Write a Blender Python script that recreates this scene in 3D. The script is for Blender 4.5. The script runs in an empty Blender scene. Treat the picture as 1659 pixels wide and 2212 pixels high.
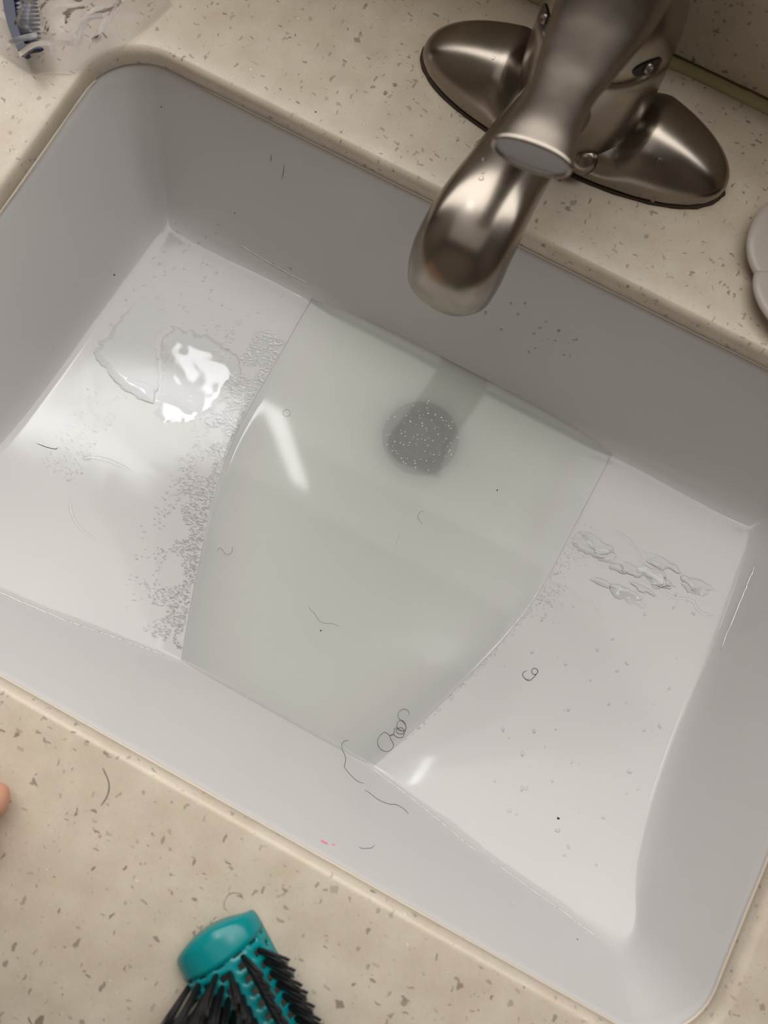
import bpy, bmesh, math, random
from mathutils import Vector, Matrix, noise
random.seed(7)
C = bpy.context.scene.collection
SC = bpy.context.scene

# ---------------------------------------------------------------- camera
cam_d = bpy.data.cameras.new('camera')
cam = bpy.data.objects.new('camera', cam_d); C.objects.link(cam)
RX = Vector((0.8819480710, 0.4704958864, 0.0283058461))
RY = Vector((0.4670738687, -0.8643083352, -0.1865826974))
RZ = Vector((-0.0633214128, 0.1777771709, -0.9820314028))
cam.matrix_world = Matrix(((RX[0], -RY[0], -RZ[0], 0.0302462313),
                           (RX[1], -RY[1], -RZ[1], -0.0626935472),
                           (RX[2], -RY[2], -RZ[2], 0.3182044066),
                           (0, 0, 0, 1)))
cam_d.sensor_fit = 'VERTICAL'; cam_d.sensor_height = 36.0; cam_d.sensor_width = 27.0
cam_d.lens = 1651.855 / 2212 * 36.0
cam_d.clip_start = 0.005; cam_d.clip_end = 30
cam_d.dof.use_dof = True; cam_d.dof.focus_distance = 0.40; cam_d.dof.aperture_fstop = 9.0
SC.camera = cam

# ---------------------------------------------------------------- world, lights, exposure
w = bpy.data.worlds.new('world'); SC.world = w; w.use_nodes = True
bg = w.node_tree.nodes['Background']
bg.inputs[0].default_value = (1.0, 0.965, 0.93, 1); bg.inputs[1].default_value = 0.08

def area(name, loc, target, sx, sy, power, col=(1, 1, 1)):
    l = bpy.data.lights.new(name, 'AREA'); l.shape = 'RECTANGLE'; l.size = sx; l.size_y = sy
    l.energy = power; l.color = col
    o = bpy.data.objects.new(name, l); C.objects.link(o); o.location = loc
    d = Vector(target) - Vector(loc)
    o.rotation_euler = d.to_track_quat('-Z', 'Y').to_euler()
    return o
# the lit mirror wall above the backsplash: a broad soft panel with a bright strip at each side
area('mirror_light', (-0.20, 0.27, 0.63), (-0.20, -0.60, 0.63), 1.15, 0.84, 9.8, (1.0, 0.97, 0.93))
area('upper_fill_light', (-0.20, 0.27, 1.46), (-0.20, -0.60, 1.46), 1.15, 0.81, 4.6, (1.0, 0.97, 0.93))  # added panel, softens the top edge of the main panel's reflection
area('mirror_strip_light', (-0.335, 0.262, 1.18), (-0.335, -1, 1.18), 0.05, 0.68, 1.9, (0.97, 0.99, 1.0))
area('mirror_strip_light_right', (0.335, 0.262, 1.12), (0.335, -1, 1.12), 0.045, 0.75, 0.7, (0.97, 0.99, 1.0))
area('ceiling_bounce_light', (-0.1, -0.35, 1.95), (-0.1, -0.35, 0), 2.0, 1.2, 2.6, (1.0, 0.97, 0.93))
SC.view_settings.view_transform = 'Standard'; SC.view_settings.look = 'None'
SC.view_settings.gamma = 1.0; SC.view_settings.use_curve_mapping = False
SC.view_settings.exposure = 0.05
SC.cycles.volume_bounces = 12; SC.cycles.transparent_max_bounces = 24; SC.cycles.max_bounces = 16
SC.cycles.caustics_reflective = False; SC.cycles.caustics_refractive = False
# ---------------------------------------------------------------- materials
def newmat(name):
    m = bpy.data.materials.new(name); m.use_nodes = True
    return m, m.node_tree, m.node_tree.nodes['Principled BSDF']
def pbr(name, col, rough=.5, metal=0., spec=.5, **kw):
    m, t, b = newmat(name)
    b.inputs['Base Color'].default_value = (*col, 1); b.inputs['Roughness'].default_value = rough
    b.inputs['Metallic'].default_value = metal; b.inputs['Specular IOR Level'].default_value = spec
    for k, v in kw.items(): b.inputs[k].default_value = v
    return m
def N(t, typ, **kw):
    n = t.nodes.new(typ)
    for k, v in kw.items(): setattr(n, k, v)
    return n
def quartz():
    m, t, b = newmat('quartz')
    co = N(t, 'ShaderNodeTexCoord')
    L = t.links.new
    cur = N(t, 'ShaderNodeRGB').outputs[0]; cur.default_value = (0.60, 0.50, 0.385, 1)
    # cloudy base
    n0 = N(t, 'ShaderNodeTexNoise'); n0.inputs['Scale'].default_value = 60; n0.inputs['Detail'].default_value = 6
    L(co.outputs['Object'], n0.inputs['Vector'])
    r0 = N(t, 'ShaderNodeValToRGB')
    r0.color_ramp.elements[0].position = .35; r0.color_ramp.elements[0].color = (.60, .515, .41, 1)
    r0.color_ramp.elements[1].position = .68; r0.color_ramp.elements[1].color = (.68, .60, .49, 1)
    L(n0.outputs['Fac'], r0.inputs[0]); cur = r0.outputs[0]
    n1 = N(t, 'ShaderNodeTexNoise'); n1.inputs['Scale'].default_value = 900; n1.inputs['Detail'].default_value = 3
    L(co.outputs['Object'], n1.inputs['Vector'])
    mx = N(t, 'ShaderNodeMix', data_type='RGBA', blend_type='MULTIPLY'); mx.inputs[0].default_value = .22
    L(cur, mx.inputs[6]); L(n1.outputs['Color'], mx.inputs[7])
    hs = N(t, 'ShaderNodeHueSaturation'); hs.inputs['Saturation'].default_value = 1; hs.inputs['Value'].default_value = 1.1
    L(mx.outputs[2], hs.inputs['Color']); cur = hs.outputs[0]
    def specks(cur, scale, rot, sc, lo, keep, c1, c2, op):
        mp = N(t, 'ShaderNodeMapping'); mp.inputs['Rotation'].default_value = (rot * .7, rot * .4, rot)
        mp.inputs['Scale'].default_value = sc; mp.inputs['Location'].default_value = (rot * 3.1, rot, .37)
        nz = N(t, 'ShaderNodeTexNoise'); nz.inputs['Scale'].default_value = scale * 1.6
        L(co.outputs['Object'], nz.inputs['Vector'])
        ad = N(t, 'ShaderNodeVectorMath', operation='MULTIPLY_ADD')
        ad.inputs[1].default_value = (.55 / scale,) * 3
        L(nz.outputs['Color'], ad.inputs[0]); L(co.outputs['Object'], ad.inputs[2])
        L(ad.outputs[0], mp.inputs['Vector'])
        v = N(t, 'ShaderNodeTexVoronoi', feature='F1', distance='MANHATTAN'); v.inputs['Scale'].default_value = scale
        L(mp.outputs[0], v.inputs['Vector'])
        sp = N(t, 'ShaderNodeSeparateColor'); L(v.outputs['Color'], sp.inputs[0])
        # radius by random value, only a share of the cells
        mr = N(t, 'ShaderNodeMapRange'); mr.inputs['From Min'].default_value = keep; mr.inputs['From Max'].default_value = 1
        mr.inputs['To Min'].default_value = lo * .35; mr.inputs['To Max'].default_value = lo
        L(sp.outputs[0], mr.inputs['Value'])
        gt = N(t, 'ShaderNodeMath', operation='GREATER_THAN'); gt.inputs[1].default_value = keep
        L(sp.outputs[0], gt.inputs[0])
        lt = N(t, 'ShaderNodeMath', operation='SUBTRACT'); L(mr.outputs[0], lt.inputs[0]); L(v.outputs['Distance'], lt.inputs[1])
        sm = N(t, 'ShaderNodeMapRange'); sm.inputs['From Min'].default_value = 0; sm.inputs['From Max'].default_value = .05
        L(lt.outputs[0], sm.inputs['Value'])
        mu = N(t, 'ShaderNodeMath', operation='MULTIPLY'); L(sm.outputs[0], mu.inputs[0]); L(gt.outputs[0], mu.inputs[1])
        m2 = N(t, 'ShaderNodeMath', operation='MULTIPLY'); L(mu.outputs[0], m2.inputs[0])
        op2 = N(t, 'ShaderNodeMapRange'); op2.inputs['To Min'].default_value = op * .45; op2.inputs['To Max'].default_value = op
        L(sp.outputs[1], op2.inputs['Value']); L(op2.outputs[0], m2.inputs[1])
        cr = N(t, 'ShaderNodeMix', data_type='RGBA'); cr.inputs[6].default_value = (*c1, 1); cr.inputs[7].default_value = (*c2, 1)
        L(sp.outputs[2], cr.inputs[0])
        o = N(t, 'ShaderNodeMix', data_type='RGBA'); L(m2.outputs[0], o.inputs[0]); L(cur, o.inputs[6]); L(cr.outputs[2], o.inputs[7])
        return o.outputs[2]
    br1, br2 = (.25, .20, .15), (.34, .285, .235)
    cur = specks(cur, 170, .3, (1, 1, 1), .40, .52, br1, br2, .95)
    cur = specks(cur, 190, 1.1, (1.9, .8, 1), .44, .60, br1, br2, .95)
    cur = specks(cur, 190, 2.3, (.8, 2.2, 1.3), .42, .62, br1, (.34, .27, .24), .95)
    cur = specks(cur, 420, .8, (1, 1.6, 1), .34, .66, br1, br2, .6)
    cur = specks(cur, 300, 1.9, (1, 1, 1), .22, .93, (.9, .88, .85), (1, 1, 1), .6)
    L(cur, b.inputs['Base Color'])
    b.inputs['Roughness'].default_value = .28
    return m
def ceramic():
    m, t, b = newmat('glazed_ceramic'); L = t.links.new
    co = N(t, 'ShaderNodeTexCoord')
    n = N(t, 'ShaderNodeTexNoise'); n.inputs['Scale'].default_value = 9; n.inputs['Detail'].default_value = 2
    L(co.outputs['Object'], n.inputs['Vector'])
    r = N(t, 'ShaderNodeValToRGB'); r.color_ramp.elements[0].color = (.605, .595, .595, 1); r.color_ramp.elements[1].color = (.635, .63, .625, 1)
    L(n.outputs['Fac'], r.inputs[0]); L(r.outputs[0], b.inputs['Base Color'])
    b.inputs['Roughness'].default_value = .10; b.inputs['Specular IOR Level'].default_value = .34
    # light orange peel of the glaze
    n2 = N(t, 'ShaderNodeTexNoise'); n2.inputs['Scale'].default_value = 70; L(co.outputs['Object'], n2.inputs['Vector'])
    bp = N(t, 'ShaderNodeBump'); bp.inputs['Strength'].default_value = .05; bp.inputs['Distance'].default_value = .0006
    L(n2.outputs['Fac'], bp.inputs['Height']); L(bp.outputs[0], b.inputs['Normal'])
    return m
def nickel(name, col, rough, ns=.08):
    m, t, b = newmat(name); L = t.links.new
    b.inputs['Metallic'].default_value = 1
    co = N(t, 'ShaderNodeTexCoord')
    n = N(t, 'ShaderNodeTexNoise'); n.inputs['Scale'].default_value = 45; n.inputs['Detail'].default_value = 5
    L(co.outputs['Object'], n.inputs['Vector'])
    r = N(t, 'ShaderNodeValToRGB'); r.color_ramp.elements[0].position = .3; r.color_ramp.elements[1].position = .75
    r.color_ramp.elements[0].color = (*[c * .82 for c in col], 1); r.color_ramp.elements[1].color = (*col, 1)
    L(n.outputs['Fac'], r.inputs[0]); L(r.outputs[0], b.inputs['Base Color'])
    mr = N(t, 'ShaderNodeMapRange'); mr.inputs['To Min'].default_value = rough - ns; mr.inputs['To Max'].default_value = rough + ns
    L(n.outputs['Fac'], mr.inputs['Value']); L(mr.outputs[0], b.inputs['Roughness'])
    return m
def clearish(name, ior=1.33, rough=.02, tint=(1, 1, 1), extra=0., vol=None, haze=0., hazecol=(.9, .9, .9)):
    """thin clear matter: passes light straight through and mirrors by Fresnel"""
    m = bpy.data.materials.new(name); m.use_nodes = True; t = m.node_tree; L = t.links.new
    for n in list(t.nodes): t.nodes.remove(n)
    out = N(t, 'ShaderNodeOutputMaterial')
    tr = N(t, 'ShaderNodeBsdfTransparent'); tr.inputs[0].default_value = (*tint, 1)
    gl = N(t, 'ShaderNodeBsdfGlossy'); gl.inputs['Roughness'].default_value = rough; gl.inputs[0].default_value = (1, 1, 1, 1)
    fr = N(t, 'ShaderNodeFresnel'); fr.inputs[0].default_value = ior
    ad = N(t, 'ShaderNodeMath', operation='ADD'); ad.inputs[1].default_value = extra; L(fr.outputs[0], ad.inputs[0])
    mx = N(t, 'ShaderNodeMixShader'); L(ad.outputs[0], mx.inputs[0])
    src = tr.outputs[0]
    if haze:
        df = N(t, 'ShaderNodeBsdfDiffuse'); df.inputs[0].default_value = (*hazecol, 1)
        mh = N(t, 'ShaderNodeMixShader'); mh.inputs[0].default_value = haze
        L(tr.outputs[0], mh.inputs[1]); L(df.outputs[0], mh.inputs[2]); src = mh.outputs[0]
    L(src, mx.inputs[1]); L(gl.outputs[0], mx.inputs[2]); L(mx.outputs[0], out.inputs[0])
    if vol:
        v = N(t, 'ShaderNodeVolumePrincipled')
        v.inputs['Color'].default_value = (*vol[0], 1); v.inputs['Density'].default_value = vol[1]
        v.inputs['Anisotropy'].default_value = 0.
        L(v.outputs[0], out.inputs['Volume'])
    return m
M = dict(
    quartz=quartz(), ceramic=ceramic(),
    nickel=nickel('brushed_nickel', (.36, .32, .275), .25),
    grime=pbr('dark_grime', (.045, .028, .016), .7),
    caulk=pbr('yellowed_caulk', (.33, .28, .13), .5), caulk_dark=pbr('dark_caulk_edge', (.07, .055, .015), .8),
    bead=pbr('pale_sealant', (.68, .60, .50), .4),
    water=clearish('cloudy_water', 1.33, .06, vol=((.9945, .9985, .979), 175.)),
    film=clearish('clear_water', 1.33, .03, extra=.0),
    drop=clearish('water_drops', 1.33, .03, extra=.01),
    seam=clearish('seam_water_glint', 1.33, .30, extra=.25, haze=.25, hazecol=(.95, .95, .95)),  # white haze and extra gloss put the water's highlight into the material
    drain=pbr('drain_steel', (.035, .04, .055), .5, metal=.0),
    teal=pbr('teal_plastic', (.0, .235, .25), .22), black=pbr('black_bristle', (.006, .006, .007), .55),
    navy=pbr('navy_plastic', (.012, .02, .06), .35),
    plastic=clearish('thin_plastic', 1.16, .20, tint=(.95, .945, .955), extra=.0, haze=.13, hazecol=(.62, .60, .64)),
    hair=pbr('hair', (.05, .045, .04), .5), pink=pbr('pink_spot', (.85, .25, .35), .5), dark=pbr('dark_speck', (.01, .01, .01), .7),
    dish=pbr('dish_white', (.50, .45, .40), .35), skin=pbr('skin', (.58, .30, .20), .45),
    nail=pbr('nail', (.62, .36, .28), .25), cap=pbr('grey_cap', (.50, .50, .55), .35), hub_dark=pbr('dark_disc', (.04, .034, .028), .3, metal=.8),
    wall=pbr('painted_wall', (.30, .26, .21), .7),
)
M['skin'].node_tree.nodes['Principled BSDF'].inputs['Subsurface Weight'].default_value = .15
M['skin'].node_tree.nodes['Principled BSDF'].inputs['Subsurface Radius'].default_value = (.006, .002, .001)

# ---------------------------------------------------------------- helpers
def mesh_obj(name, verts, faces, m, parent=None, smooth=True, **props):
    me = bpy.data.meshes.new(name); me.from_pydata([tuple(v) for v in verts], [], faces); me.update()
    if smooth:
        for p in me.polygons: p.use_smooth = True
    me.materials.append(m)
    o = bpy.data.objects.new(name, me); C.objects.link(o)
    if parent: o.parent = parent
    for k, v in props.items(): o[k] = v
    return o
def empty(name, loc, label, cat, group=None):
    o = bpy.data.objects.new(name, None); C.objects.link(o); o.location = loc
    o.empty_display_size = .01
    o['label'] = label; o['category'] = cat
    if group: o['group'] = group
    return o
def keep(o, parent):   # parent while keeping world coordinates of the mesh
    o.parent = parent; o.matrix_parent_inverse = Matrix.Translation(-Vector(parent.location))
    return o
def catmull(pts, n):
    P = [Vector(p) for p in pts]; P = [P[0] * 2 - P[1]] + P + [P[-1] * 2 - P[-2]]
    out = []
    for i in range(1, len(P) - 2):
        for k in range(n):
            t = k / n; a, b, c, d = P[i - 1], P[i], P[i + 1], P[i + 2]
            out.append(.5 * ((2 * b) + (c - a) * t + (2 * a - 5 * b + 4 * c - d) * t * t + (-a + 3 * b - 3 * c + d) * t ** 3))
    out.append(P[-2]); return out
def interp(tab, t):
    """tab: list of (t, v...)"""
    if t <= tab[0][0]: return tab[0][1:]
    for a, b in zip(tab, tab[1:]):
        if t <= b[0]:
            k = (t - a[0]) / (b[0] - a[0])
            return tuple(x + (y - x) * k for x, y in zip(a[1:], b[1:]))
    return tab[-1][1:]
def smooth(rad, it=4):
    for _ in range(it):
        rad = [rad[0]] + [tuple((a + 2 * b + c) / 4 for a, b, c in zip(rad[i - 1], rad[i], rad[i + 1])) for i in range(1, len(rad) - 1)] + [rad[-1]]
    return rad
def tube(path, radii, seg=8, up=Vector((0, 0, 1)), exp=2., caps=True, side0=None):
    """sweep a superellipse (rx across, rz along up) along path; radii list of (rx, rz)"""
    vs, fs = [], []
    n = len(path)
    for i, p in enumerate(path):
        d = (path[min(i + 1, n - 1)] - path[max(i - 1, 0)])
        d = d.normalized() if d.length > 1e-9 else Vector((1, 0, 0))
        s = side0 if side0 is not None else d.cross(up)
        s = (s - d * s.dot(d)); s = s.normalized() if s.length > 1e-6 else Vector((1, 0, 0))
        u = s.cross(d).normalized()
        rx, rz = radii[i]
        for k in range(seg):
            a = 2 * math.pi * k / seg; c, q = math.cos(a), math.sin(a)
            cx = math.copysign(abs(c) ** (2 / exp), c); qz = math.copysign(abs(q) ** (2 / exp), q)
            vs.append(p + s * (cx * rx) + u * (qz * rz))
    for i in range(n - 1):
        for k in range(seg):
            a = i * seg + k; b = i * seg + (k + 1) % seg
            fs.append((a, b, b + seg, a + seg))
    if caps:
        fs.append(tuple(range(seg - 1, -1, -1))); fs.append(tuple((n - 1) * seg + k for k in range(seg)))
    return vs, fs
def join(*parts):
    V, F = [], []
    for v, f in parts:
        o = len(V); V += list(v); F += [tuple(i + o for i in q) for q in f]
    return V, F

# ---------------------------------------------------------------- the basin surface
SW, SD, ST = .4287, .2792, .0095
KW = .325; ZW = -.100
XT = [(-.14, .045), (-.109, .058), (-.09, .066), (-.053, .0785), (-.017, .0905), (.019, .0965), (.057, .0965), (.075, .0975), (.14, .098)]
def xw(y):
    if y <= XT[0][0]: return XT[0][1]
    for (a, u), (b, v) in zip(XT, XT[1:]):
        if y <= b: return u + (v - u) * (y - a) / (b - a)
    return XT[-1][1]
def sxw(y): return sum(xw(y + d) for d in (-.02, -.01, 0, .01, .02)) / 5
def floor_h(x, y):
    w = sxw(y) + (.004 if x > 0 else -.004)
    u = abs(x) - w
    if u > 0: return ZW + .03 * u + .55 * u * u + .4 * u * max(-.04, (.06 - y)) + (.5 * min(0, y + .02) ** 2 + 100 * min(0, y + .02) ** 4) * min(1, u / .06)
    s = abs(x) / w
    dep = .0045 + .0125 * min(1, max(0, (y + .11) / .14))
    return ZW - dep * (1 - s * s) * (.6 + .4 * (1 - s * s))
def sdf(x, y, hx=SW / 2, hy=SD / 2, r=.030):
    qx = abs(x) - hx + r; qy = abs(y) - hy + r
    return math.hypot(max(qx, 0), max(qy, 0)) + min(max(qx, qy), 0) - r
def wall_d(x, y, r=.030):
    qx = (abs(x) - SW / 2) * 1.36 + r; qy = abs(y) - SD / 2 + r
    return math.hypot(max(qx, 0), max(qy, 0)) + min(max(qx, qy), 0) - r
def smax(a, b, k):
    h = max(k - abs(a - b), 0) / k
    return max(a, b) + h * h * h * k / 6
def surf(x, y):
    wl = -ST + wall_d(x, y) / KW
    fr = max(0, min(1, (-y - .085) / .02)); k = .005 * fr + .03 * (1 - fr)
    if abs(x) > .16: k = max(k, min(.03, (abs(x) - .16)) * (1 - fr))
    if y > .03 and abs(x) > .12: k = k + .016 * min(1, (y - .03) / .05) * min(1, (abs(x) - .12) / .05)
    return min(smax(floor_h(x, y), wl, k), -ST)
def rrect(n, hx, hy, r):
    """n points of a rounded rectangle, anticlockwise, dense in the corners"""
    pts = []
    q = n // 4; nc = q // 2; ns = q - nc
    for cx, cy, a0, (dx, dy) in ((hx - r, hy - r, 0, (-1, 0)), (-hx + r, hy - r, 90, (0, -1)), (-hx + r, -hy + r, 180, (1, 0)), (hx - r, -hy + r, 270, (0, 1))):
        for k in range(nc):
            a = math.radians(a0 + 90 * k / nc); pts.append((cx + r * math.cos(a), cy + r * math.sin(a)))
        L = (2 * (hx - r)) if dx else (2 * (hy - r))
        ex, ey = cx + r * math.cos(math.radians(a0 + 90)), cy + r * math.sin(math.radians(a0 + 90))
        for k in range(ns): pts.append((ex + dx * L * k / ns, ey + dy * L * k / ns))
    return pts

# ---------------------------------------------------------------- setting: wall behind the backsplash
def box(x0, x1, y0, y1, z0, z1):
    v = [(x, y, z) for z in (z0, z1) for y in (y0, y1) for x in (x0, x1)]
    return v, [(0, 2, 3, 1), (4, 5, 7, 6), (0, 1, 5, 4), (2, 6, 7, 3), (0, 4, 6, 2), (1, 3, 7, 5)]
for nm, bb in (('wall_back', (-1.3, 1.3, .276, .36, -.86, 2.0)), ('wall_left', (-1.36, -1.3, -1.6, .36, -.86, 2.0)), ('wall_right', (1.3, 1.36, -1.6, .36, -.86, 2.0)),
               ('wall_front', (-1.36, 1.36, -1.66, -1.6, -.86, 2.0)), ('floor', (-1.36, 1.36, -1.66, .36, -.92, -.86)), ('ceiling', (-1.36, 1.36, -1.66, .36, 2.0, 2.06))):
    mesh_obj(nm, *box(*bb), M['wall'], smooth=False, kind='structure')

# ---------------------------------------------------------------- countertop (slab with the cut-out and eased edge)
NR = 320
ct = empty('countertop', (0, 0, 0), 'cream speckled quartz countertop with a rounded rectangular sink cut-out', 'countertop')
def slab():
    V, F = [], []
    rings = []
    e = .0036
    prof = [(.030, -ST), (.0008, -ST)] + [(.0, -ST + .0008), (0, -e)]
    for k in range(1, 7):
        a = math.pi / 2 * k / 6; prof.append((e * (1 - math.cos(a)), -e + e * math.sin(a)))
    prof += [(.010, 0), (.03, 0)]
    for off, z in prof:
        hx, hy = SW / 2 + off, SD / 2 + off
        rings.append([(x, y, z) for x, y in rrect(NR, hx, hy, .030 + off)])
    outer = []
    X0, X1, Y0, Y1 = -.62, .62, -.36, .2755
    for x, y, z in rings[-1]:
        s = min((X1 / x if x > 0 else X0 / x) if abs(x) > 1e-9 else 1e9, (Y1 / y if y > 0 else Y0 / y) if abs(y) > 1e-9 else 1e9)
        outer.append((x * s, y * s, 0))
    rings.append(outer); rings.append([(x, y, -.0095) for x, y, z in outer])
    rings.append([(x, y, z) for x, y, z in rings[0]])
    for r in rings: V += r
    for i in range(len(rings) - 1):
        for k in range(NR):
            a = i * NR + k; b = i * NR + (k + 1) % NR
            F.append((a, b, b + NR, a + NR))
    return V, F
mesh_obj('slab', *slab(), M['quartz'], ct)
# pale sealant bead under the slab edge, missing for a stretch at the back left corner
def bead():
    pts = rrect(NR, SW / 2 + .0002, SD / 2 + .0002, .030)
    V, F = [], []
    run = []; runs = []
    for x, y in pts + pts[:1]:
        gap = (x < -.168 and y > .118)
        if gap:
            if len(run) > 3: runs.append(run)
            run = []
        else:
            run.append(Vector((x, y, -ST - .0002 + .0002 * noise.noise(Vector((x * 60, y * 60, 3))))))
    runs.append(run)
    parts = [tube(r, [(.0008 + .0003 * noise.noise(p * 90), .0008) for p in r], 6) for r in runs]
    return join(*parts)
mesh_obj('sealant_bead', *bead(), M['bead'], ct)

# ---------------------------------------------------------------- backsplash with yellowed caulk
bs = empty('backsplash', (0, .2566, 0), 'cream quartz backsplash upstand behind the faucet', 'backsplash')
keep(mesh_obj('upstand', *box(-.62, .62, .2566, .2752, .0006, .102), M['quartz'], smooth=False), bs)
def caulk():
    V, F = [], []
    n = 400; prof = [(-.0030, .0001), (-.0026, .0009), (-.0012, .0016), (.0004, .0026), (.0017, .0040), (.0019, .0044)]
    for i in range(n + 1):
        x = -.6 + 1.2 * i / n
        w = 1 + .22 * noise.noise(Vector((x * 120, 0, 0))) + .25 * noise.noise(Vector((x * 30, 1, 0)))
        for py, pz in prof:
            V.append((x, .2552 + py * w * .9, pz * (1 + .2 * noise.noise(Vector((x * 200, 5, 0))))))
    m = len(prof)
    for i in range(n):
        for k in range(m - 1):
            a = i * m + k; F.append((a, a + 1, a + 1 + m, a + m))
    return V, F
keep(mesh_obj('caulk', *caulk(), M['caulk'], label='yellowed caulk line'), bs)
def gapline():
    path = [Vector((-.6 + 1.2 * i / 500, .2563 + .00022 * noise.noise(Vector((i * .35, 0, 0))), .0042 + .0002 * noise.noise(Vector((i * .3, 4, 0))))) for i in range(501)]
    return tube(path, [(.00033 + .00025 * abs(noise.noise(p * 260)),) * 2 for p in path], 6)
keep(mesh_obj('dark_line', *gapline(), M['caulk_dark'], label='dark line above caulk'), bs)  # thin dark line along the upper edge of the caulk

# ---------------------------------------------------------------- sink
sink = empty('sink', (0, 0, ZW), 'white glazed undermount sink, half filled with cloudy water', 'sink')
def basin():
    V, F = [], []
    rings = [[(x, y, -ST - .0006) for x, y in rrect(NR, SW / 2 + .018, SD / 2 + .018, .048)],
             [(x, y, -ST - .0006) for x, y in rrect(NR, SW / 2 + .0015, SD / 2 + .0015, .0315)]]
    nd = 60
    for i in range(nd + 1):
        d = .046 * i / nd
        hx, hy = SW / 2 - d, SD / 2 - d; r = .030 - .35 * d
        rings.append([(x, y, surf(x, y) if i else -ST - .0016) for x, y in rrect(NR, hx, hy, r)])
    last = [(x, y) for x, y, z in rings[-1]]
    ns = 70
    for i in range(1, ns):
        s = 1 - i / ns
        rings.append([(x * s, y * s, surf(x * s, y * s)) for x, y in last])
    for r in rings: V += r
    for i in range(len(rings) - 1):
        for k in range(NR):
            a = i * NR + k; b = i * NR + (k + 1) % NR
            F.append((a, b, b + NR, a + NR))
    V.append((0, 0, surf(0, 0))); c = len(V) - 1; o = (len(rings) - 1) * NR
    for k in range(NR): F.append((o + k, o + (k + 1) % NR, c))
    return V, F
keep(mesh_obj('bowl', *basin(), M['ceramic']), sink)
# drain: flange ring, strainer plate, stopper
dx, dy = 0.001, .0625; dz = surf(dx, dy)
def lathe(prof, cx, cy, seg=48, cap=True):
    V = [(cx + r * math.cos(2 * math.pi * k / seg), cy + r * math.sin(2 * math.pi * k / seg), z) for r, z in prof for k in range(seg)]
    F = []
    for i in range(len(prof) - 1):
        for k in range(seg):
            a = i * seg + k; b = i * seg + (k + 1) % seg
            F.append((a, b, b + seg, a + seg))
    if cap: F.append(tuple((len(prof) - 1) * seg + k for k in range(seg)))
    return V, F
drain = mesh_obj('drain', *lathe([(.0275, dz - .001), (.0272, dz + .0012), (.0240, dz + .0026), (.0215, dz + .0016), (.021, dz + .0004)], dx, dy), M['drain'], label='dark metal drain seen through cloudy water')
keep(drain, sink)
st = mesh_obj('stopper', *lathe([(.006, dz - .001), (.006, dz + .0085), (.0205, dz + .0092), (.0224, dz + .0100), (.0216, dz + .0116), (.0180, dz + .0122), (.0130, dz + .0122), (.0120, dz + .0114)], dx, dy), M['drain'], label='round pop-up drain stopper')
st.parent = drain; st.matrix_parent_inverse = drain.matrix_world.inverted()

# ---------------------------------------------------------------- cloudy water
def water_mesh():
    ys = [-.1125 + .2265 * j / 150 for j in range(151)]
    nx = 120; V = []; F = []
    us = []
    for i in range(nx + 1):
        t = 2 * i / nx - 1; us.append(math.copysign(1 - (1 - abs(t)) ** 1.6, t))
    for y in ys:
        L = R = None
        w = sxw(y)
        xl, xr = -(w - .004), (w + .004)
        ye = min(y + .1112, .1142 - y)   # distance to front and back water edge
        for u in us:
            x = xl + (xr - xl) * (u + 1) / 2
            de = min((x - xl), (xr - x), )
            z = ZW + .0006 * math.exp(-max(de, 0) / .0016) 
            V.append((x, y, z))
    nt = len(V)
    for x, y, z in V[:nt]: V.append((x, y, min(surf(x, y), z) - .0004))
    m = nx + 1
    for j in range(len(ys) - 1):
        for i in range(nx):
            a = j * m + i; F.append((a, a + 1, a + 1 + m, a + m)); F.append((nt + a, nt + a + m, nt + a + m + 1, nt + a + 1))
    for i in range(nx):
        F.append((i, i + nt, i + 1 + nt, i + 1)); a = (len(ys) - 1) * m + i; F.append((a, a + 1, a + 1 + nt, a + nt))
    for j in range(len(ys) - 1):
        a = j * m; F.append((a, a + m, a + m + nt, a + nt)); a = j * m + nx; F.append((a, a + nt, a + m + nt, a + m))
    return V, F
wt = mesh_obj('water', *water_mesh(), M['water'], kind='stuff', label='cloudy grey-green soapy water pooled over the drain', category='water')
# ---------------------------------------------------------------- faucet
fx, fy = -.001, .2045
fa = empty('faucet', (fx, fy, 0), 'brushed nickel single-lever faucet with an oval base behind the sink', 'faucet')
A, B, H = .0783, .0275, .027
def base_h(u, v):
    """height of the escutcheon over its outline, u,v in -1..1 superellipse coordinates"""
    r = min(1, (abs(u) ** 2.2 + abs(v) ** 2.2) ** (1 / 2.2))
    dome = (1 - r ** 2.4) ** .62
    x = abs(u) * A
    k = max(0, min(1, (x - .024) / .014)); k = k * k * (3 - 2 * k)     # dip between the lobes and the body
    return .0035 + (H - .0035) * dome * (.62 + .38 * k)
def base():
    V, F = [(fx, fy, base_h(0, 0))], []
    nr, ns = 46, 128
    for i in range(1, nr + 1):
        r = (i / nr); r = 1 - (1 - r) ** 1.35
        for k in range(ns):
            a = 2 * math.pi * k / ns; c, s = math.cos(a), math.sin(a)
            n = (abs(c) ** 2.2 + abs(s) ** 2.2) ** (-1 / 2.2)
            u, v = c * n * r, s * n * r
            V.append((fx + u * A, fy + v * B, base_h(u, v)))
    for k in range(ns): F.append((0, 1 + k, 1 + (k + 1) % ns))
    for i in range(nr - 1):
        for k in range(ns):
            a = 1 + i * ns + k; b = 1 + i * ns + (k + 1) % ns; F.append((a, a + ns, b + ns, b))
    o = 1 + (nr - 1) * ns; n0 = len(V)
    for k in range(ns): x, y, z = V[o + k]; V.append((x, y, .0012))
    for k in range(ns): a = o + k; b = o + (k + 1) % ns; F.append((a, n0 + k, n0 + (k + 1) % ns, b))
    return V, F
keep(mesh_obj('base_plate', *base(), M['nickel']), fa)
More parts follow.
